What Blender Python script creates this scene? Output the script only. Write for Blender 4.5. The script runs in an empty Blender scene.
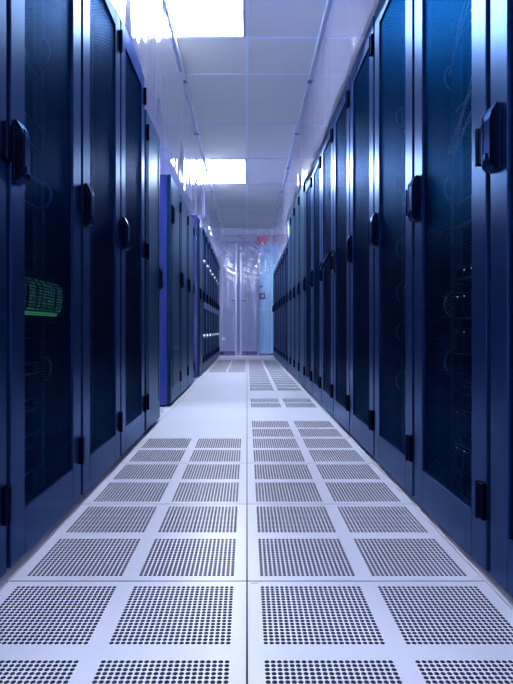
import bpy, math, random
from mathutils import Vector, Matrix
random.seed(7)
S = bpy.context.scene
COL = S.collection
PI = math.pi

# ------------------------------------------------------------------ mesh builder
class MB:
    def __init__(s): s.v = []; s.f = []; s.m = []
    def face(s, pts, mi=0):
        b = len(s.v); s.v += [tuple(p) for p in pts]; s.f.append(tuple(range(b, b+len(pts)))); s.m.append(mi)
    def box(s, x0, x1, y0, y1, z0, z1, c=0.0, mi=0):
        """box with chamfered edges (c) - every edge cut"""
        if x1 < x0: x0, x1 = x1, x0
        if y1 < y0: y0, y1 = y1, y0
        if z1 < z0: z0, z1 = z1, z0
        b = len(s.v)
        if c <= 0:
            s.v += [(x,y,z) for x in (x0,x1) for y in (y0,y1) for z in (z0,z1)]
            q = [(0,1,3,2),(4,6,7,5),(0,4,5,1),(2,3,7,6),(0,2,6,4),(1,5,7,3)]
            for f in q: s.f.append(tuple(b+i for i in f)); s.m.append(mi)
            return s
        c = min(c, (x1-x0)/2.01, (y1-y0)/2.01, (z1-z0)/2.01)
        X=(x0,x1);Y=(y0,y1);Z=(z0,z1); idx={}
        for i in (0,1):
            for j in (0,1):
                for k in (0,1):
                    sx=c if i==0 else -c; sy=c if j==0 else -c; sz=c if k==0 else -c
                    idx[i,j,k,0]=len(s.v); s.v.append((X[i],Y[j]+sy,Z[k]+sz))
                    idx[i,j,k,1]=len(s.v); s.v.append((X[i]+sx,Y[j],Z[k]+sz))
                    idx[i,j,k,2]=len(s.v); s.v.append((X[i]+sx,Y[j]+sy,Z[k]))
        def add(l, out):
            a,b_,c_=[Vector(s.v[t]) for t in l[:3]]
            n=(b_-a).cross(c_-a)
            if n.dot(Vector(out))<0: l=l[::-1]
            s.f.append(tuple(l)); s.m.append(mi)
        sg=lambda i:-1 if i==0 else 1
        for i in (0,1):
            add([idx[i,0,0,0],idx[i,1,0,0],idx[i,1,1,0],idx[i,0,1,0]],(sg(i),0,0))
            add([idx[0,i,0,1],idx[1,i,0,1],idx[1,i,1,1],idx[0,i,1,1]],(0,sg(i),0))
            add([idx[0,0,i,2],idx[1,0,i,2],idx[1,1,i,2],idx[0,1,i,2]],(0,0,sg(i)))
            for j in (0,1):
                add([idx[i,j,0,0],idx[i,j,1,0],idx[i,j,1,1],idx[i,j,0,1]],(sg(i),sg(j),0))
                add([idx[i,0,j,0],idx[i,1,j,0],idx[i,1,j,2],idx[i,0,j,2]],(sg(i),0,sg(j)))
                add([idx[0,i,j,1],idx[1,i,j,1],idx[1,i,j,2],idx[0,i,j,2]],(0,sg(i),sg(j)))
                for k in (0,1):
                    add([idx[i,j,k,0],idx[i,j,k,1],idx[i,j,k,2]],(sg(i),sg(j),sg(k)))
        return s
    def prism(s, prof, axis, a0, a1, mi=0):
        """profile list of 2D points extruded along axis; prof in the other two axes (cyclic order)"""
        def P(p,a):
            if axis=='y': return (p[0],a,p[1])
            if axis=='x': return (a,p[0],p[1])
            return (p[0],p[1],a)
        n=len(prof); b=len(s.v)
        s.v += [P(p,a0) for p in prof]+[P(p,a1) for p in prof]
        s.f.append(tuple(range(b,b+n))); s.m.append(mi)
        s.f.append(tuple(range(b+2*n-1,b+n-1,-1))); s.m.append(mi)
        for i in range(n):
            j=(i+1)%n; s.f.append((b+i,b+n+i,b+n+j,b+j)); s.m.append(mi)
        return s
    def cyl(s, p0, p1, r, n=12, mi=0, r1=None):
        p0=Vector(p0);p1=Vector(p1); d=(p1-p0).normalized()
        u=d.cross(Vector((0,0,1)) if abs(d.z)<.9 else Vector((1,0,0))).normalized(); w=d.cross(u)
        r1 = r if r1 is None else r1
        b=len(s.v)
        for p,rr in ((p0,r),(p1,r1)):
            for i in range(n):
                a=2*PI*i/n; s.v.append(tuple(p+(u*math.cos(a)+w*math.sin(a))*rr))
        s.f.append(tuple(range(b+n-1,b-1,-1))); s.m.append(mi)
        s.f.append(tuple(range(b+n,b+2*n))); s.m.append(mi)
        for i in range(n):
            j=(i+1)%n; s.f.append((b+i,b+j,b+n+j,b+n+i)); s.m.append(mi)
        return s
    def tube(s, pts, r, n=6, mi=0):
        pts=[Vector(p) for p in pts]; b=len(s.v); m=len(pts)
        for k,p in enumerate(pts):
            d=(pts[min(k+1,m-1)]-pts[max(k-1,0)]).normalized()
            u=d.cross(Vector((1,0,0)) if abs(d.x)<.9 else Vector((0,1,0))).normalized(); w=d.cross(u)
            for i in range(n):
                a=2*PI*i/n; s.v.append(tuple(p+(u*math.cos(a)+w*math.sin(a))*r))
        for k in range(m-1):
            for i in range(n):
                j=(i+1)%n; s.f.append((b+k*n+i,b+k*n+j,b+(k+1)*n+j,b+(k+1)*n+i)); s.m.append(mi)
        s.f.append(tuple(range(b+n-1,b-1,-1))); s.m.append(mi)
        s.f.append(tuple(range(b+(m-1)*n,b+m*n))); s.m.append(mi)
        return s
    def xf(s, M):
        s.v=[tuple(M@Vector(v)) for v in s.v]; return s
    def mesh(s, name, mats, smooth=False):
        me=bpy.data.meshes.new(name); me.from_pydata(s.v,[],s.f)
        if not isinstance(mats,(list,tuple)): mats=[mats]
        for m in mats: me.materials.append(m)
        me.polygons.foreach_set('material_index', s.m)
        if smooth: me.polygons.foreach_set('use_smooth',[True]*len(s.f))
        me.update()
        return me
    def build(s, name, mats, parent=None, smooth=False):
        o=bpy.data.objects.new(name, s.mesh(name,mats,smooth)); COL.objects.link(o)
        if parent: o.parent=parent
        return o

def tag(o, label=None, cat=None, group=None, kind=None):
    if label: o['label']=label
    if cat: o['category']=cat
    if group: o['group']=group
    if kind: o['kind']=kind
    return o
def empty(name, loc=(0,0,0), rz=0):
    o=bpy.data.objects.new(name,None); COL.objects.link(o); o.location=loc; o.rotation_euler=(0,0,rz)
    o.empty_display_size=.05
    return o
def copy_tree(o, parent=None):
    c=o.copy(); COL.objects.link(c)
    if parent: c.parent=parent
    for ch in list(o.children): copy_tree(ch,c)
    return c

# ------------------------------------------------------------------ materials
def nodes(m):
    m.use_nodes=True; return m.node_tree.nodes, m.node_tree.links
def mat(name, col, rough=.5, metal=0, spec=.5, coat=0, tint=None, noise=0, nscale=30, bump=0, bscale=200, rvar=0):
    m=bpy.data.materials.new(name); N,L=nodes(m); b=N['Principled BSDF']
    b.inputs['Base Color'].default_value=(*col,1); b.inputs['Roughness'].default_value=rough
    b.inputs['Metallic'].default_value=metal; b.inputs['Specular IOR Level'].default_value=spec
    if tint: b.inputs['Specular Tint'].default_value=(*tint,1)
    if coat: b.inputs['Coat Weight'].default_value=coat; b.inputs['Coat Roughness'].default_value=.15
    tc=N.new('ShaderNodeTexCoord')
    if noise:
        n=N.new('ShaderNodeTexNoise'); n.inputs['Scale'].default_value=nscale; n.inputs['Detail'].default_value=4
        L.new(tc.outputs['Object'],n.inputs['Vector'])
        r=N.new('ShaderNodeMixRGB'); r.blend_type='MIX'
        r.inputs[1].default_value=(*[c*(1-noise) for c in col],1); r.inputs[2].default_value=(*[min(1,c*(1+noise)) for c in col],1)
        L.new(n.outputs['Fac'],r.inputs[0]); L.new(r.outputs[0],b.inputs['Base Color'])
    if rvar:
        n=N.new('ShaderNodeTexNoise'); n.inputs['Scale'].default_value=9
        L.new(tc.outputs['Object'],n.inputs['Vector'])
        mr=N.new('ShaderNodeMapRange'); mr.inputs[3].default_value=max(0,rough-rvar); mr.inputs[4].default_value=rough+rvar
        L.new(n.outputs['Fac'],mr.inputs[0]); L.new(mr.outputs[0],b.inputs['Roughness'])
    if bump:
        n=N.new('ShaderNodeTexNoise'); n.inputs['Scale'].default_value=bscale
        L.new(tc.outputs['Object'],n.inputs['Vector'])
        bp=N.new('ShaderNodeBump'); bp.inputs['Strength'].default_value=bump; bp.inputs['Distance'].default_value=.001
        L.new(n.outputs['Fac'],bp.inputs['Height']); L.new(bp.outputs[0],b.inputs['Normal'])
    return m
def emit(name, col, st):
    m=bpy.data.materials.new(name); N,L=nodes(m); N.remove(N['Principled BSDF'])
    e=N.new('ShaderNodeEmission'); e.inputs[0].default_value=(*col,1); e.inputs[1].default_value=st
    L.new(e.outputs[0],N['Material Output'].inputs[0]); return m

FRAME_C=(.010,.033,.125)
M={}
TINT=(.55,.74,1)
M['frame']=mat('rack_frame_paint',FRAME_C,.30,.65,.5,tint=(.46,.67,1))
M['body']=mat('rack_body_paint',(.003,.006,.035),.5,.2,.3,tint=TINT)
M['solid']=mat('solid_door_paint',(.014,.058,.125),.36,.6,.5,tint=TINT)
M['blue']=mat('blue_side_panel',(.018,.045,.30),.4,0,.5)
M['black']=mat('black_plastic',(.003,.005,.022),.35,.9,.4,tint=(.2,.28,.45))
M['handle']=mat('handle_plastic',(.006,.012,.04),.28,.9,.4,tint=(.36,.50,.75))
M['chrome']=mat('bright_metal',(.75,.8,.9),.18,1)
M['knob']=mat('pale_knob',(.8,.85,.95),.25,.3)
M['tile']=mat('floor_tile_laminate',(.66,.67,.84),.33,0,.5,noise=.07,nscale=260,rvar=.04)
M['tile_edge']=mat('tile_edge_trim',(.03,.035,.08),.7)
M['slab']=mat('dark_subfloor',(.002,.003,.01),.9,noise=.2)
M['ceil']=mat('ceiling_tile_mineral',(.68,.71,.74),.9,noise=.08,nscale=160,bump=.3)
M['tee']=mat('ceiling_tee_paint',(.66,.80,.97),.4,0,.5)
M['wall']=mat('painted_wall',(.50,.52,.68),.7,noise=.05,nscale=6)
M['leaf']=mat('grey_violet_door_leaf',(.30,.33,.52),.45,noise=.06,nscale=5)
M['stile']=mat('aluminium_edge',(.72,.76,.95),.35,.4)
M['paleblue']=mat('pale_blue_door',(.26,.52,.80),.45,noise=.05,nscale=5)
M['brush']=mat('brush_seal_bristle',(.04,.04,.16),.9,noise=.4,nscale=120)
M['red']=mat('red_sign_face',(.75,.02,.10),.4,noise=.03)
M['rail']=mat('curtain_rail_metal',(.72,.82,.98),.4,0)
M['server']=mat('server_bezel',(.025,.035,.07),.4,.4,noise=.2,nscale=60)
M['serverline']=mat('server_edge_metal',(.30,.36,.5),.3,.8)
M['rail_in']=mat('mounting_rail_zinc',(.12,.25,.45),.35,.7)
M['cable']=mat('pale_cable',(.3,.42,.55),.45)
M['gcable']=mat('green_patch_cable',(.12,.48,.36),.45)
M['led']=emit('led_blue',(.45,.75,1),.9)
M['gled']=emit('led_green',(.2,1,.55),.10)
M['light']=emit('light_diffuser',(.84,.92,1),9)
M['light_b']=emit('bright_light_diffuser',(.84,.92,1),13)

def perforated(name, col, rough, metal, py, r):
    m=bpy.data.materials.new(name); N,L=nodes(m); b=N['Principled BSDF']
    b.inputs['Base Color'].default_value=(*col,1); b.inputs['Roughness'].default_value=rough; b.inputs['Metallic'].default_value=metal; b.inputs['Specular Tint'].default_value=(.42,.54,.82,1); b.inputs['Specular IOR Level'].default_value=.12
    tc=N.new('ShaderNodeTexCoord'); sp=N.new('ShaderNodeSeparateXYZ'); L.new(tc.outputs['Object'],sp.inputs[0])
    def ma(op,a,b_=None):
        n=N.new('ShaderNodeMath'); n.operation=op
        for i,x in enumerate((a,b_)):
            if x is None: continue
            if isinstance(x,(int,float)): n.inputs[i].default_value=x
            else: L.new(x,n.inputs[i])
        return n.outputs[0]
    pz=py*.866
    zz=ma('DIVIDE',sp.outputs[2],pz); row=ma('FLOOR',zz); par=ma('MULTIPLY',ma('FLOORED_MODULO',row,2),.5)
    u=ma('SUBTRACT',ma('FRACT',ma('ADD',ma('DIVIDE',sp.outputs[1],py),par)),.5)
    v=ma('SUBTRACT',ma('FRACT',zz),.5)
    du=ma('MULTIPLY',u,py); dv=ma('MULTIPLY',v,pz)
    d=ma('SQRT',ma('ADD',ma('MULTIPLY',du,du),ma('MULTIPLY',dv,dv)))
    h=ma('LESS_THAN',d,r)
    t=N.new('ShaderNodeBsdfTransparent'); mx=N.new('ShaderNodeMixShader')
    L.new(h,mx.inputs[0]); L.new(b.outputs[0],mx.inputs[1]); L.new(t.outputs[0],mx.inputs[2])
    L.new(mx.outputs[0],N['Material Output'].inputs[0])
    return m
M['perf']=perforated('perforated_steel',(.008,.016,.046),.42,1.0,.0106,.0045)

def plastic_film(name, tint, refl_rough, diff, dcol, ior=1.5):
    """clear PVC sheet: see-through, glossy on the surface, slightly milky"""
    m=bpy.data.materials.new(name); N,L=nodes(m); N.remove(N['Principled BSDF'])
    tr=N.new('ShaderNodeBsdfTransparent'); tr.inputs[0].default_value=(*tint,1)
    gl=N.new('ShaderNodeBsdfGlossy'); gl.inputs['Roughness'].default_value=refl_rough; gl.inputs[0].default_value=(.93,.94,1,1)
    df=N.new('ShaderNodeBsdfTranslucent'); df.inputs[0].default_value=(*dcol,1)
    d2=N.new('ShaderNodeBsdfDiffuse'); d2.inputs[0].default_value=(*dcol,1)
    dd=N.new('ShaderNodeMixShader'); L.new(df.outputs[0],dd.inputs[1]); L.new(d2.outputs[0],dd.inputs[2])
    m1=N.new('ShaderNodeMixShader'); m1.inputs[0].default_value=diff
    L.new(tr.outputs[0],m1.inputs[1]); L.new(dd.outputs[0],m1.inputs[2])
    fr=N.new('ShaderNodeFresnel'); fr.inputs[0].default_value=ior
    tc=N.new('ShaderNodeTexCoord'); nz=N.new('ShaderNodeTexNoise'); nz.inputs['Scale'].default_value=9
    mp=N.new('ShaderNodeMapping'); mp.inputs['Scale'].default_value=(1,1,.35)
    L.new(tc.outputs['Object'],mp.inputs[0]); L.new(mp.outputs[0],nz.inputs['Vector'])
    bp=N.new('ShaderNodeBump'); bp.inputs['Strength'].default_value=.35; bp.inputs['Distance'].default_value=.02
    L.new(nz.outputs['Fac'],bp.inputs['Height']); L.new(bp.outputs[0],gl.inputs['Normal']); L.new(bp.outputs[0],fr.inputs['Normal'])
    m2=N.new('ShaderNodeMixShader'); L.new(fr.outputs[0],m2.inputs[0]); L.new(m1.outputs[0],m2.inputs[1]); L.new(gl.outputs[0],m2.inputs[2])
    L.new(m2.outputs[0],N['Material Output'].inputs[0])
    return m
M['film']=plastic_film('clear_pvc_curtain',(.74,.78,1),.10,.62,(.36,.44,1),1.30)
M['film_r']=plastic_film('clear_pvc_right_curtain',(.9,.9,1),.1,.26,(.6,.62,.95),1.4)
M['film_gap']=plastic_film('clear_pvc_gap_curtain',(.9,.9,1),.1,.06,(.6,.6,1))
M['film_end']=plastic_film('clear_pvc_end_curtain',(.9,.9,1),.09,.14,(.6,.62,1),2.0)

# ------------------------------------------------------------------ dimensions
CAM_Z=.635
ROW0=.763          # near edge of the nearest row of tiles
T=.6
CEIL=2.895
YB, YE = -3.2, 12.96
XW=2.7
FX=.6              # rack fronts
# ------------------------------------------------------------------ floor
perf_rows={-1:range(0,4), 0:list(range(0,5))+[6]+list(range(8,17))}
perf_rows={-1:set(range(0,4))|set(range(12,17)), 0:set(list(range(0,5))+[6]+list(range(8,17)))}
fb=MB()
z0f=-.03
for k in range(-6,21):
    y0=ROW0+k*T; y1=min(y0+T, YE+.3)
    for i in range(-5,5):
        if i in perf_rows and k in perf_rows[i]: continue
        x0=i*T; g=.0018
        fb.box(max(x0,-XW)+g, min(x0+T,XW)-g, y0+g, y1-g, z0f, 0, c=.0006)
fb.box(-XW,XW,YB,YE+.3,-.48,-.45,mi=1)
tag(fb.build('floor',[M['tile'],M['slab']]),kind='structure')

def perforated_tile():
    b=MB(); w=T/2-.0018
    n=21; p=.0118; r=.0050; gw=n*p; cx=[-.144,.144]; cy=[-.149,.149]
    # group rectangles
    g0=[(c-gw/2,c+gw/2) for c in cx]
    h0=[(c-gw/2,c+gw/2) for c in cy]
    xs=[-w,g0[0][0],g0[0][1],g0[1][0],g0[1][1],w]; ys=[-w,h0[0][0],h0[0][1],h0[1][0],h0[1][1],w]
    for i in range(5):
        for j in range(5):
            if i in (1,3) and j in (1,3): continue
            b.face([(xs[i],ys[j],0),(xs[i+1],ys[j],0),(xs[i+1],ys[j+1],0),(xs[i],ys[j+1],0)])
    N8=8
    for (ax,_) in g0:
        for (ay,_) in h0:
            for i in range(n):
                for j in range(n):
                    x=ax+(i+.5)*p; y=ay+(j+.5)*p; h=p/2; q=len(b.v)
                    for a in range(8):
                        t=2*PI*a/8
                        ux,uy=math.cos(t),math.sin(t); sc=h/max(abs(ux),abs(uy))
                        b.v.append((x+ux*sc,y+uy*sc,0))
                    for zz in (0,-.004):
                        for a in range(8):
                            t=2*PI*a/8; b.v.append((x+r*math.cos(t),y+r*math.sin(t),zz))
                    for a in range(8):
                        c=(a+1)%8
                        b.f.append((q+a,q+c,q+8+c,q+8+a)); b.m.append(0)
                        b.f.append((q+8+a,q+8+c,q+16+c,q+16+a)); b.m.append(1)
    # rim skirt and lower flange
    e=w
    for (p0,p1) in (((-e,-e),(e,-e)),((e,-e),(e,e)),((e,e),(-e,e)),((-e,e),(-e,-e))):
        b.face([(*p0,-.03),(*p1,-.03),(*p1,0),(*p0,0)],1)
    for s in (-1,1):
        b.box(s*(w-.012),s*w*.999,-w*.99,w*.99,-.03,-.026,mi=1)
        b.box(-w*.99,w*.99,s*(w-.012),s*w*.999,-.03,-.026,mi=1)
    return b
ORD=['first','second','third','fourth','fifth','sixth','seventh','eighth','ninth','tenth','eleventh','twelfth','thirteenth','fourteenth','fifteenth','sixteenth','seventeenth','eighteenth']
tile_me=perforated_tile().mesh('perforated_floor_tile',[M['tile'],M['tile_edge']])
for i,nm in ((-1,'left'),(0,'right')):
    for k in sorted(perf_rows[i]):
        o=bpy.data.objects.new('perforated_floor_tile',tile_me); COL.objects.link(o)
        o.location=((i+.5)*T, ROW0+(k+.5)*T, 0)
        if k==0: l='nearest perforated floor tile %s of the central seam, cut by the bottom of the photo'%nm
        else: l='perforated floor tile %s of the central seam, in the %s tile row from the front'%(nm,ORD[k])
        tag(o,l,'floor tile',group='perforated tiles %s of the central seam'%nm)
        if i==0 and k==0:
            s=MB()
            for q in range(5): s.box(.010+q*.0038-.3,.0128+q*.0038-.3,.287,.2905,.0000,.0003)
            s.box(.032-.3,.036-.3,.2925,.2938,0,.0003)
            mk=s.build('tile_mark',M['black'],o); mk['label']='tiny dark printed mark in the tile corner'

# ------------------------------------------------------------------ ceiling
cb=MB()
ylines=[-2.4,-1.2,0,.6,1.8,3.0,4.2,4.8,6.0,7.2,8.4,9.0,10.2,11.4,12.6]
ys=[YB]+ylines+[YE+.3]
lights=[]
def is_light(i,y0):   # grid cells taken by lamps
    if i==-1 and y0 in (-2.4,3.0,7.2): return True
    if i in (-4,3) and y0 in (-2.4,3.0,7.2,11.4): return True  # unseen side lamps, added to make the curtains glow
    return False
for a in range(len(ys)-1):
    for i in range(-5,5):
        x0=max(i*T,-XW); x1=min((i+1)*T,XW)
        if is_light(i,ys[a]): lights.append((x0,x1,ys[a],ys[a+1])); continue
        cb.box(x0,x1,ys[a],ys[a+1],CEIL+.004,CEIL+.02)
for y in ylines: cb.box(-XW,XW,y-.012,y+.012,CEIL-.002,CEIL+.004,mi=1)
for i in range(-4,5):
    cb.box(i*T-.012,i*T+.012,YB,YE+.3,CEIL-.0025,CEIL+.004,mi=1)
cb.box(-XW,XW,YB,YE+.3,CEIL+.13,CEIL+.15)
tag(cb.build('ceiling',[M['ceil'],M['tee']]),kind='structure')
LN={(-1,3.0):'square-edged white ceiling light panel nearest the top edge of the photo',
    (-1,7.2):'glowing white ceiling light panel halfway down the aisle',
    (-1,-2.4):'white ceiling light panel above the foreground, behind the viewer'}
for (x0,x1,y0,y1) in lights:
    i=round(x0/T) if x0>-XW else -5
    e=empty('ceiling_light',((x0+x1)/2,(y0+y1)/2,CEIL))
    side='left' if x0<0 else 'right'
    pos={-2.4:'behind the viewer',3.0:'nearest the foreground',7.2:'at mid length',11.4:'at the far end'}[y0]
    lab=LN.get((i,y0),'unseen fill light added above the passage behind the %s rack row, %s'%(side,pos))
    tag(e,lab,'ceiling light',group='ceiling light panels')
    w=(x1-x0)/2-.020; l=(y1-y0)/2-.014
    f=MB()
    for s in (-1,1):
        f.box(s*w,s*(w-.012),-l,l,-.003,.06)
        f.box(-w+.012,w-.012,s*l,s*(l-.012),-.003,.06)
    f.box(-w,w,-l,l,.06,.07)
    f.build('lamp_frame',M['tee'],e)
    d=MB(); d.box(-w+.012,w-.012,-l+.012,l-.012,.002,.006)
    d.build('diffuser',M['light_b' if (i,y0)==(-1,7.2) else 'light'],e)

# ------------------------------------------------------------------ walls
def wall(name,x0,x1,y0,y1,z0=-.48,z1=CEIL+.15):
    tag(MB().box(x0,x1,y0,y1,z0,z1).build(name,M['wall']),kind='structure')
wall('wall_left',-XW-.1,-XW,YB-.1,YE+.3)
wall('wall_right',XW,XW+.1,YB-.1,YE+.3)
wall('wall_front',-XW,XW,YB-.1,YB)
wall('wall_back',-XW,XW,YE+.06,YE+.3)
YD=YE
# double door (grey-violet) and pale blue door at the far end
d1=empty('door_1',(-.205,YD+.06,0)); tag(d1,kind='structure')
fr=MB()
for s in (-1,1): fr.box(s*.50,s*.455,-.06,0,0,2.74,c=.004)
fr.box(-.455,.455,-.06,0,2.70,2.74,c=.004)
fr.build('door_frame',M['leaf'],d1)
for s in (-1,1):
    lf=MB().box(s*.452,s*.075,-.045,0,.10,2.695,c=.003).build('door_leaf',M['leaf'],d1)
    MB().box(s*.074,s*.035,-.052,0,.02,2.695,c=.004).build('edge_strip',M['stile'],d1)['label']='pale aluminium meeting edge'
    h=MB(); h.box(s*.07,s*.17,-.085,-.075,1.30,1.322,c=.003); h.box(s*.075,s*.09,-.08,-.045,1.30,1.322)
    h.build('door_handle',M['server'],d1)
    br=MB(); br.box(s*.452,s*.08,-.04,-.01,.0,.10)
    br.build('brush_seal',M['brush'],d1)
MB().box(-.034,.034,-.02,0,0,2.695).build('meeting_gap',M['leaf'],d1)
d2=empty('door_2',(.49,YD+.06,0)); tag(d2,kind='structure')
MB().box(-.19,.30,-.05,0,.05,1.105,c=.004).build('lower_panel',M['paleblue'],d2)
MB().box(-.19,.30,-.05,0,1.115,2.70,c=.004).build('upper_panel',M['paleblue'],d2)
MB().box(-.19,.30,-.03,0,1.10,1.12).build('joint_strip',M['stile'],d2)
MB().box(-.19,.30,-.04,-.01,0,.05).build('brush_seal',M['brush'],d2)
t1=MB().box(-XW,-.715,YD+.03,YD+.06,0,.10); tag(t1.build('baseboard_back',M['stile']),kind='structure')
# card reader
cr=empty('card_reader',(.37,YD+.01,1.42)); tag(cr,'small dark square card reader on the pale blue far door','card reader')
MB().box(-.065,.065,-.03,0,-.07,.07,c=.008).build('housing',M['server'],cr)
MB().box(-.035,.035,-.034,-.03,-.03,.035,c=.001).build('reader_window',M['cable'],cr)
pl=MB().box(-.045,.02,-.012,0,-.018,.018,c=.003).build('door_plate',M['server']); pl.location=(.35,YD+.012,1.655)
tag(pl,'small dark plate above the card reader on the pale blue far door','door plate')
so=MB().box(-.04,.04,-.02,0,-.04,.04,c=.006).build('wall_socket',M['stile']); so.location=(-.56,YD+.015,.40)
tag(so,'small pale wall socket low on the left leaf of the far double door','socket')
ex=empty('exit_sign',(.36,YD-.25,2.72)); tag(ex,'red exit sign hanging above the pale blue far door','exit sign')
MB().box(-.13,.13,-.02,.02,-.03,.09,c=.004).build('housing',M['red'],ex)
MB().box(-.10,-.02,-.015,.015,-.10,-.03,c=.004).build('sign_panel',M['red'],ex)
MB().box(.02,.09,-.015,.015,-.10,-.03,c=.004).build('sign_panel',M['red'],ex)
for hx in (-.08,.08): MB().cyl((hx,0,.09),(hx,0,.173),.004).build('hanger',M['stile'],ex)

# ------------------------------------------------------------------ racks
# local frame: +x = towards the aisle, y along the row, handle at low y, hinges at high y
RW=.605; RD=1.0
def handle_mb(open_=False, scale=1.0):
    b=MB()
    b.box(0,.006,0,.055,-.005,.150,c=.002)                 # escutcheon
    prof=[(.006,.0),(.014,-.004),(.024,.006),(.027,.02),(.027,.115),(.022,.132),(.010,.152),(.006,.154)]
    lv=MB(); lv.prism([(x,z) for x,z in prof],'y',.004,.050)
    lv.box(.0265,.0285,.010,.016,.012,.13,c=.0008)         # grip ridge
    lv.cyl((.026,.027,.03),(.030,.027,.03),.009,12)
    if open_:
        Mx=Matrix.Translation((.006,0,.0))@Matrix.Rotation(math.radians(-0),4,'Y')
        Mx=Matrix.Translation((.008,0,.15))@Matrix.Rotation(math.radians(-30),4,'Y')@Matrix.Translation((-.006,0,-.15))
        lv.xf(Mx)
    q=len(b.v); b.v+=lv.v; b.f+=[tuple(i+q for i in f) for f in lv.f]; b.m+=lv.m
    return b
HANDLE=handle_mb().mesh('handle',M['handle'])
HANDLE_O=handle_mb(True).mesh('handle',M['handle'])
HINGE=MB().box(-.002,.012,0,.034,-.047,.047,c=.003).cyl((.012,.006,-.047),(.012,.006,.047),.005,8).mesh('hinge',M['black'])

RACKS={}
def make_rack(h=2.13, style='perf', side_mat='body', w=RW, knobs=False, zh=1.02, flip=False):
    e=empty('server_rack')
    hw=w/2; g=.012
    b=MB(); t=.002
    X0=-.035
    b.box(X0-RD,X0,-hw+.001,-hw+.012,.03,h-.01)     # side
    b.box(X0-RD,X0,hw-.012,hw-.001,.03,h-.01)
    b.box(X0-RD,X0,-hw+.012,hw-.012,h-.025,h-.01)
    b.box(X0-RD,X0-RD+.01,-hw+.012,hw-.012,.03,h-.025)
    b.box(X0-RD,X0,-hw+.012,hw-.012,.03,.045)
    b.build('cabinet_body',M['body'],e)
    if side_mat!='body':
        s=MB().box(X0-RD,X0+.006,-hw-.006,-hw-.001,.02,h-.01,c=.001).build('side_panel',M[side_mat],e)
        s['label']='bright blue side panel'
    MB().box(X0-RD+.02,X0-.02,-hw+.02,hw-.02,0,.03).build('plinth',M['black'],e)
    # door frame
    d=MB(); y0=-hw+g; y1=hw-g; zb=.026; zt=h-.004
    st=.088; pb=.152; pt=h-.105
    if style=='perf':
        d.box(-.03,0,y0,y0+st,zb,zt,c=.0025); d.box(-.03,0,y1-st,y1,zb,zt,c=.0025)
        d.box(-.03,0,y0+st,y1-st,zb,pb,c=.0015); d.box(-.03,0,y0+st,y1-st,pt,zt,c=.0015)
        dr=d.build('door',M['frame'],e)
        MB().box(-.010,-.008,y0+st-.003,y1-st+.003,pb-.003,pt+.003).build('perforated_panel',M['perf'],dr)
    else:
        d.box(-.03,0,y0,y1,zb,zt,c=.004)
        dr=d.build('door',M['solid'],e)
        rb=MB()
        rb.box(0,.004,y0+.05,y0+.065,pb,pt,c=.0015); rb.box(0,.004,y1-.065,y1-.05,pb,pt,c=.0015)
        rb.build('pressed_rib',M['solid'],dr)
        if style=='vent':
            v=MB(); v.box(0,.006,y0+.10,y1-.10,.14,.48,c=.003); vo=v.build('vent_grille',M['solid'],dr)
            v=MB()
            for q in range(14): v.box(.006,.0075,y0+.13,y1-.13,.165+q*.021,.176+q*.021)
            v.build('slots',M['body'],dr)
    ho=bpy.data.objects.new('handle',HANDLE); COL.objects.link(ho); ho.parent=dr; ho.location=(.0,y1-.061 if flip else y0+.006,zh)
    gl=None
    for z in (.20,1.098,h-.14):
        o=bpy.data.objects.new('hinge',HINGE); COL.objects.link(o); o.parent=dr; o.location=(0,y0-.004 if flip else y1-.030,z)
    if knobs:
        for z in (.53,1.60):
            k=MB(); k.cyl((0,0,0),(.016,0,0),.028,14).cyl((.016,0,0),(.02,0,0),.02,14)
            ko=k.build('knob',M['knob'],dr); ko.location=(0,y0+.10,z); ko['label']='bright round latch knob'
        k=MB().box(0,.010,y0+.02,y1-.02,.93,1.03,c=.003).build('lock_bar',M['rail_in'],dr)
    # mounting rails
    for s in (-1,1):
        r=MB(); r.prism([(-.12,s*(hw-.075)),(-.118,s*(hw-.075)),(-.118,s*(hw-.045)),(-.16,s*(hw-.045)),(-.16,s*(hw-.048)),(-.12,s*(hw-.048))],'z',.05,h-.03)
        for q in range(24): 
            zz=.12+q*(h-.22)/24
            r.box(-.1178,-.1172,s*(hw-.064),s*(hw-.056),zz,zz+.01,mi=1)
        r.build('mounting_rail',[M['rail_in'],M['black']],e)
    return e
def cable_rings(e,hw,zs,s):
    for z in zs:
        b=MB(); pts=[]
        for q in range(13):
            a=-PI*.5+PI*q/12
            pts.append((-.085+.035*math.cos(a)*1.0-.03, s*(hw-.09), z+.045*math.sin(a)))
        b.tube(pts,.004,6); b.build('cable_ring',M['rail_in'],e,True)

proto={}
def rack(key,**kw):
    if key not in proto:
        proto[key]=make_rack(**kw); return proto[key]
    return copy_tree(proto[key])
placed={}
def place(side,yc,key,label,X=FX,**kw):
    e=rack(key,**kw)
    e.location=(-X if side=='L' else X, yc, 0); e.rotation_euler=(0,0,0 if side=='L' else PI)
    tag(e,label,'server rack',group='server racks in the %s row'%('left' if side=='L' else 'right'))
    return e
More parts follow.
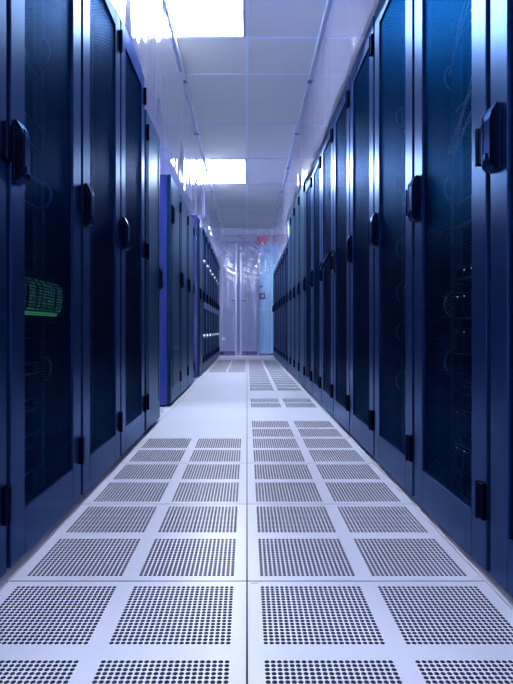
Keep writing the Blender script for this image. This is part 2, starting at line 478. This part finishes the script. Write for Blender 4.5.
# right row
rowR=[]
for k in range(8):
    yc=1.347+.605*(k-.5)
    lab=['nearest navy server rack, cut by the right edge of the photo',
      'second perforated-door rack of the right row, cable rings and gear showing inside',
      'third navy server rack from the front in the right row, perforated door',
      'fourth navy server rack from the front in the right row, perforated door',
      'fifth rack from the front in the right row, its handle lever swung half open',
      'sixth navy server rack from the front in the right row',
      'seventh navy server rack from the front in the right row',
      'eighth rack from the front in the right row, last before the taller ones'][k]
    rowR.append(place('R',yc,'std',lab,h=2.13))
for k in range(4):
    y=5.59+.605*(k+.5)
    rowR.append(place('R',y,'tall','taller solid-door rack of the right row, %s of four counted from nearest'%ORD[k],h=2.25,style='solid'))
for k in range(7):
    y=8.03+.62*(k+.5)
    rowR.append(place('R',y,'low_knob' ,'low dark rack at the far right end, %s of seven counted from the nearer side'%ORD[k],h=1.93,style='perf'))
# left row
rowL=[]
for k in range(4):
    yc=1.363+.605*(k-.5)
    lab=['nearest navy server rack, cut by the left edge of the photo',
      'second navy server rack of the left row, green cables glowing behind its perforated door',
      'third navy server rack from the front in the left row, perforated door',
      'fourth rack from the front in the left row, perforated door under the plastic curtain'][k]
    rowL.append(place('L',yc,'std',lab))
rowL.append(place('L',3.475,'solid_s','steel-blue solid-door rack beside the fourth left rack, before the first gap',h=1.95,style='solid',w=.52,flip=True,zh=.90))
for k in range(3):
    y=4.40+.63*(k+.5)
    if k==0: rowL.append(place('L',y,'vent','steel-blue rack with low vent grille and blue side after the first left gap',X=.62,h=1.90,style='vent',w=.63,side_mat='blue',zh=1.5))
    else: rowL.append(place('L',y,'solid_m','steel-blue solid-door rack of the left middle block, %s of three'%ORD[k],X=.62,h=1.90,style='solid',w=.63))
rowL.append(place('L',7.35,'solid_b','steel-blue rack with blue side panel, first after the second left gap',X=.62,h=2.13,style='solid',side_mat='blue'))
for k in range(7):
    y=7.66+.62*(k+.5)
    rowL.append(place('L',y,'knob','dark rack with bright round knobs at far left, %s of seven from nearest'%ORD[k],X=.62,h=2.13,style='perf',w=.62,knobs=True))
# the half-open lever in the right row, chamfer glints
for c in rowR[4].children:
    for g in c.children:
        if g.name.startswith('handle'): g.data=HANDLE_O; g['label']='lever swung half open'
for e,zs,s in ((rowR[1],(.52,.72,1.12,1.5,1.85),-1),(rowR[2],(.4,.62,.8,1.0,1.3,1.6),-1),(rowL[1],(.5,1.1,1.6),1)):
    cable_rings(e,RW/2,zs,s)

# ------------------------------------------------------------------ gear in the nearest racks
def server_mb(u,kind):
    e=empty('server_unit')
    hw=.222; h=.0445*u-.002
    b=MB(); b.box(-.60,0,-hw,hw,0,h,c=.0015)
    b.build('chassis',M['server'],e)
    l=MB(); l.box(0,.003,-hw,hw,h-.004,h,c=.0005); l.box(0,.003,-hw,hw,0,.004,c=.0005)
    l.build('bezel_edge',M['serverline'],e)
    d=MB()
    n=6 if u>1 else 3
    for q in range(n): d.box(0,.006,-hw+.03+q*.058,-hw+.03+q*.058+.050,.010,h-.008,c=.001)
    d.build('drive_bay',M['body'],e)
    L_=MB()
    for q in range(n):
        if (q*7+u)%3!=1: L_.box(.006,.0068,-hw+.034+q*.058,-hw+.038+q*.058,h-.015,h-.012)
    L_.build('status_light',M['led'],e)
    return e
sp={}
def server(u):
    if u not in sp: sp[u]=server_mb(u,0); return sp[u]
    return copy_tree(sp[u])
GR={1:'right',-1:'left'}
def fill(rk,side,rkname,lst):
    yc=rk.location.y
    for n,(z,u) in enumerate(lst):
        s=server(u)
        x=(FX+.120) if side=='R' else -(FX+.120)
        s.location=(x,yc,z); s.rotation_euler=(0,0,PI if side=='R' else 0)
        tag(s,'rack-mounted server inside the %s, %s from the bottom'%(rkname,ORD[n]),'server',group='servers in the racks')
fill(rowR[1],'R','second right rack',[(.16,2),(.28,2),(.42,1),(.55,2),(.67,2),(.80,1),(.98,2),(1.30,2),(1.62,1),(1.80,2)])
fill(rowR[2],'R','third right rack',[(.20,2),(.36,2),(.55,2),(.75,2),(.95,2),(1.20,1),(1.45,2)])
fill(rowR[0],'R','nearest right rack',[(.30,2),(.60,2),(.90,2)])
fill(rowL[2],'L','third left rack',[(.25,2),(.45,2),(.65,2),(.90,1),(1.1,2),(1.4,2)])
fill(rowL[1],'L','second left rack',[(.16,2),(.28,2),(.40,2),(.52,2),(1.05,2),(1.25,2),(1.5,1)])
# loose cables in the upper part of the second right rack
xr=FX+.10
for n in range(7):
    yc=rowR[1].location.y; a=random.uniform(-.20,-.05); b_=random.uniform(.02,.2)
    za=random.uniform(1.15,1.75); zb=za+random.uniform(.12,.35)
    pts=[]
    for q in range(9):
        t=q/8; pts.append((FX+.055+n*.008, yc+b_+(a-b_)*t, za+(zb-za)*t+.03*math.sin(PI*t)))
    c=MB().tube(pts,.0035,6).build('data_cable',M['cable'],None,True)
    tag(c,'pale data cable slanting behind the perforated door of the second right rack','cable',group='loose cables in the second right rack')
# green patch switch + cables in second left rack
yc=rowL[1].location.y
sw=empty('network_switch',(-FX-.060,yc,.655)); tag(sw,'network switch with green lit ports below the green cables in the second left rack','network switch')
MB().box(-.3,0,-.222,.222,0,.044,c=.002).build('chassis',M['server'],sw)
g=MB()
for q in range(18): g.box(.0,.004,-.165+q*.0205,-.150+q*.0205,.024,.040)
g.build('port_light',M['gled'],sw)
for n in range(18):
    y=yc-.157+n*.0205; x=-FX-.046+random.uniform(-.004,.004)
    dy=random.uniform(.01,.05)
    pts=[(-FX-.056,y,.688),(x,y,.692),(x+.004,y+dy*.1,.71),(x+.004,y+dy*.4,.74),(x,y+dy*.8,.77),(x-.015,y+dy,.785),(-FX-.065,y+dy*1.05,.79)]
    c=MB().tube(pts,.0035,6).build('patch_cable',M['gcable'],None,True)
    tag(c,'green lit patch cable rising behind the door of the second left rack','cable',group='green patch cables in the second left rack')
pp=empty('socket_panel',(-FX-.067,yc,.775)); tag(pp,'dark panel of sockets above the green cables in the second left rack','socket panel')
MB().box(-.05,0,-.222,.222,0,.044,c=.002).build('panel_plate',M['server'],pp)
g=MB()
for q in range(16): g.box(0,.003,-.19+q*.024,-.178+q*.024,.012,.028)
g.build('port',M['body'],pp)

# ------------------------------------------------------------------ curtain rails and plastic curtains
def rail(name,x0,y0,x1,y1,lab):
    e=empty(name,(x0,y0,CEIL-.003)); tag(e,lab,'curtain rail',group='ceiling curtain rails')
    dx=x1-x0; dy=y1-y0
    b=MB()
    if dx==0:
        b.prism([(-.022,0),(.022,0),(.022,-.034),(.012,-.034),(.012,-.030),(.018,-.030),(.018,-.004),(-.018,-.004),(-.018,-.030),(-.012,-.030),(-.012,-.034),(-.022,-.034)],'y',0,dy)
    else:
        b.prism([(-.022,0),(.022,0),(.022,-.034),(.012,-.034),(.012,-.030),(.018,-.030),(.018,-.004),(-.018,-.004),(-.018,-.030),(-.012,-.030),(-.012,-.034),(-.022,-.034)],'x',0,dx)
    b.build('track',M['rail'],e)
    n=int(max(abs(dx),abs(dy))/1.2)
    for q in range(n):
        t=(q+.5)/n; s=MB().box(-.026,.026,-.03,.03,-.038,-.034,c=.002); s.v=[(v[0]+dx*t,v[1]+dy*t,v[2]) for v in s.v]
        s.build('coupling',M['rail_in'],e)
rail('curtain_rail',-.57,.3,-.57,12.03,'pale metal curtain rail along the ceiling above the left racks')
rail('curtain_rail',.57,.3,.57,12.03,'pale metal curtain rail along the ceiling above the right racks')
rail('curtain_rail',-.55,12.05,.55,12.05,'pale metal curtain rail across the ceiling at the far end')

def curtain(p0,p1,zb,label,seed,amp=.012,crumple=0,matn='film',ztop=CEIL-.044,zb2=None,folds=None,lean=0):
    """hanging sheet between two floor points, with vertical folds; thin solid sheet"""
    rnd=random.Random(seed)
    p0=Vector((*p0,0)); p1=Vector((*p1,0)); L_=(p1-p0).length; d=(p1-p0).normalized(); n=Vector((-d.y,d.x,0))
    nu=max(12,int(L_/.02)); nv=max(14,int((ztop-zb)/.03))
    ph=[rnd.uniform(0,6.28) for _ in range(8)]; fr=[rnd.uniform(5,9),rnd.uniform(11,17),rnd.uniform(20,32),rnd.uniform(2,4)]
    zb2=zb if zb2 is None else zb2
    b=MB()
    for j in range(nv+1):
        for i in range(nu+1):
            u=i/nu*L_; t=j/nv
            bot=zb+(zb2-zb)*(i/nu)+.012*math.sin(u*7+ph[5])
            z=ztop+(bot-ztop)*t
            sway=.35+.65*t
            o=amp*(.55*math.sin(u*fr[0]+ph[0]+.5*t)+.35*math.sin(u*fr[1]+ph[1]-.8*t)+.22*math.sin(u*fr[2]+ph[2]+1.2*t))*sway
            if crumple:
                q=math.exp(-((t-.12)/.16)**2)
                o+=crumple*q*(math.sin(u*23+z*17+ph[3])*math.sin(z*29-u*11+ph[4])+.6*math.sin(z*41+u*31+ph[6]))
            o+=lean*t
            p=p0+d*u+n*o
            b.v.append((p.x,p.y,z))
    for j in range(nv):
        for i in range(nu):
            a=j*(nu+1)+i; b.f.append((a,a+1,a+nu+2,a+nu+1)); b.m.append(0)
    b_=b.build('plastic_curtain',M[matn],None,True)
    tag(b_,label,'curtain',group='clear plastic aisle curtains')
    return b_
c=-.568
curtain((c,1.0),(c,3.19),2.045,'clear plastic curtain above the nearest left racks, reflecting the near ceiling light',1,amp=.016)
curtain((c,3.21),(c,4.38),1.97,'clear violet plastic curtain draped over the solid-door rack and first left gap',2,amp=.022,zb2=1.93)
curtain((-.60,3.92),(-1.55,3.92),.02,'floor-length clear plastic curtain hanging across the first gap of the left row',3,amp=.016,matn='film_gap')
curtain((c,4.42),(c,7.0),1.91,'clear plastic curtain above the three steel-blue racks and the second left gap',4,amp=.024)
curtain((-.61,6.62),(-1.55,6.62),.02,'floor-length clear plastic curtain hanging across the second gap of the left row',5,amp=.018,matn='film_gap')
curtain((c,7.05),(c,12.0),2.12,'clear plastic curtain above the far left racks with bright knobs',6,amp=.022)
c=.568
curtain((c,1.0),(c,5.56),2.09,'clear plastic curtain above the eight nearest right racks',7,amp=.008,matn='film_r')
curtain((c,5.60),(c,7.98),2.22,'clear plastic curtain above the taller right racks',8,amp=.010,matn='film_r')
curtain((c,8.05),(c,12.0),1.97,'clear plastic curtain above the low racks at the far right end',9,amp=.014,matn='film_r')
curtain((-.53,12.05),(-.01,12.05),.03,'crumpled clear plastic curtain across the far end, left half',10,amp=.016,crumple=.016,matn='film_end')
curtain((.01,12.05),(.53,12.05),.03,'crumpled clear plastic curtain across the far end, right half',11,amp=.016,crumple=.016,matn='film_end')

# ------------------------------------------------------------------ world, camera, view
w=bpy.data.worlds.new('world'); S.world=w; w.use_nodes=True
w.node_tree.nodes['Background'].inputs[0].default_value=(.05,.08,.3,1); w.node_tree.nodes['Background'].inputs[1].default_value=.3
cam=bpy.data.cameras.new('camera'); co=bpy.data.objects.new('camera',cam); COL.objects.link(co)
co.location=(0,0,CAM_Z); co.rotation_euler=(PI/2,0,0)
cam.sensor_fit='VERTICAL'; cam.sensor_height=24; cam.lens=24*541/684
cam.shift_x=(256.5-247)/684; cam.shift_y=-(342-329)/684
cam.clip_start=.02
S.camera=co
S.view_settings.view_transform='Standard'; S.view_settings.look='None'; S.view_settings.gamma=1; S.view_settings.use_curve_mapping=False
S.view_settings.exposure=1.97
S.cycles.transparent_max_bounces=24
S.cycles.max_bounces=10
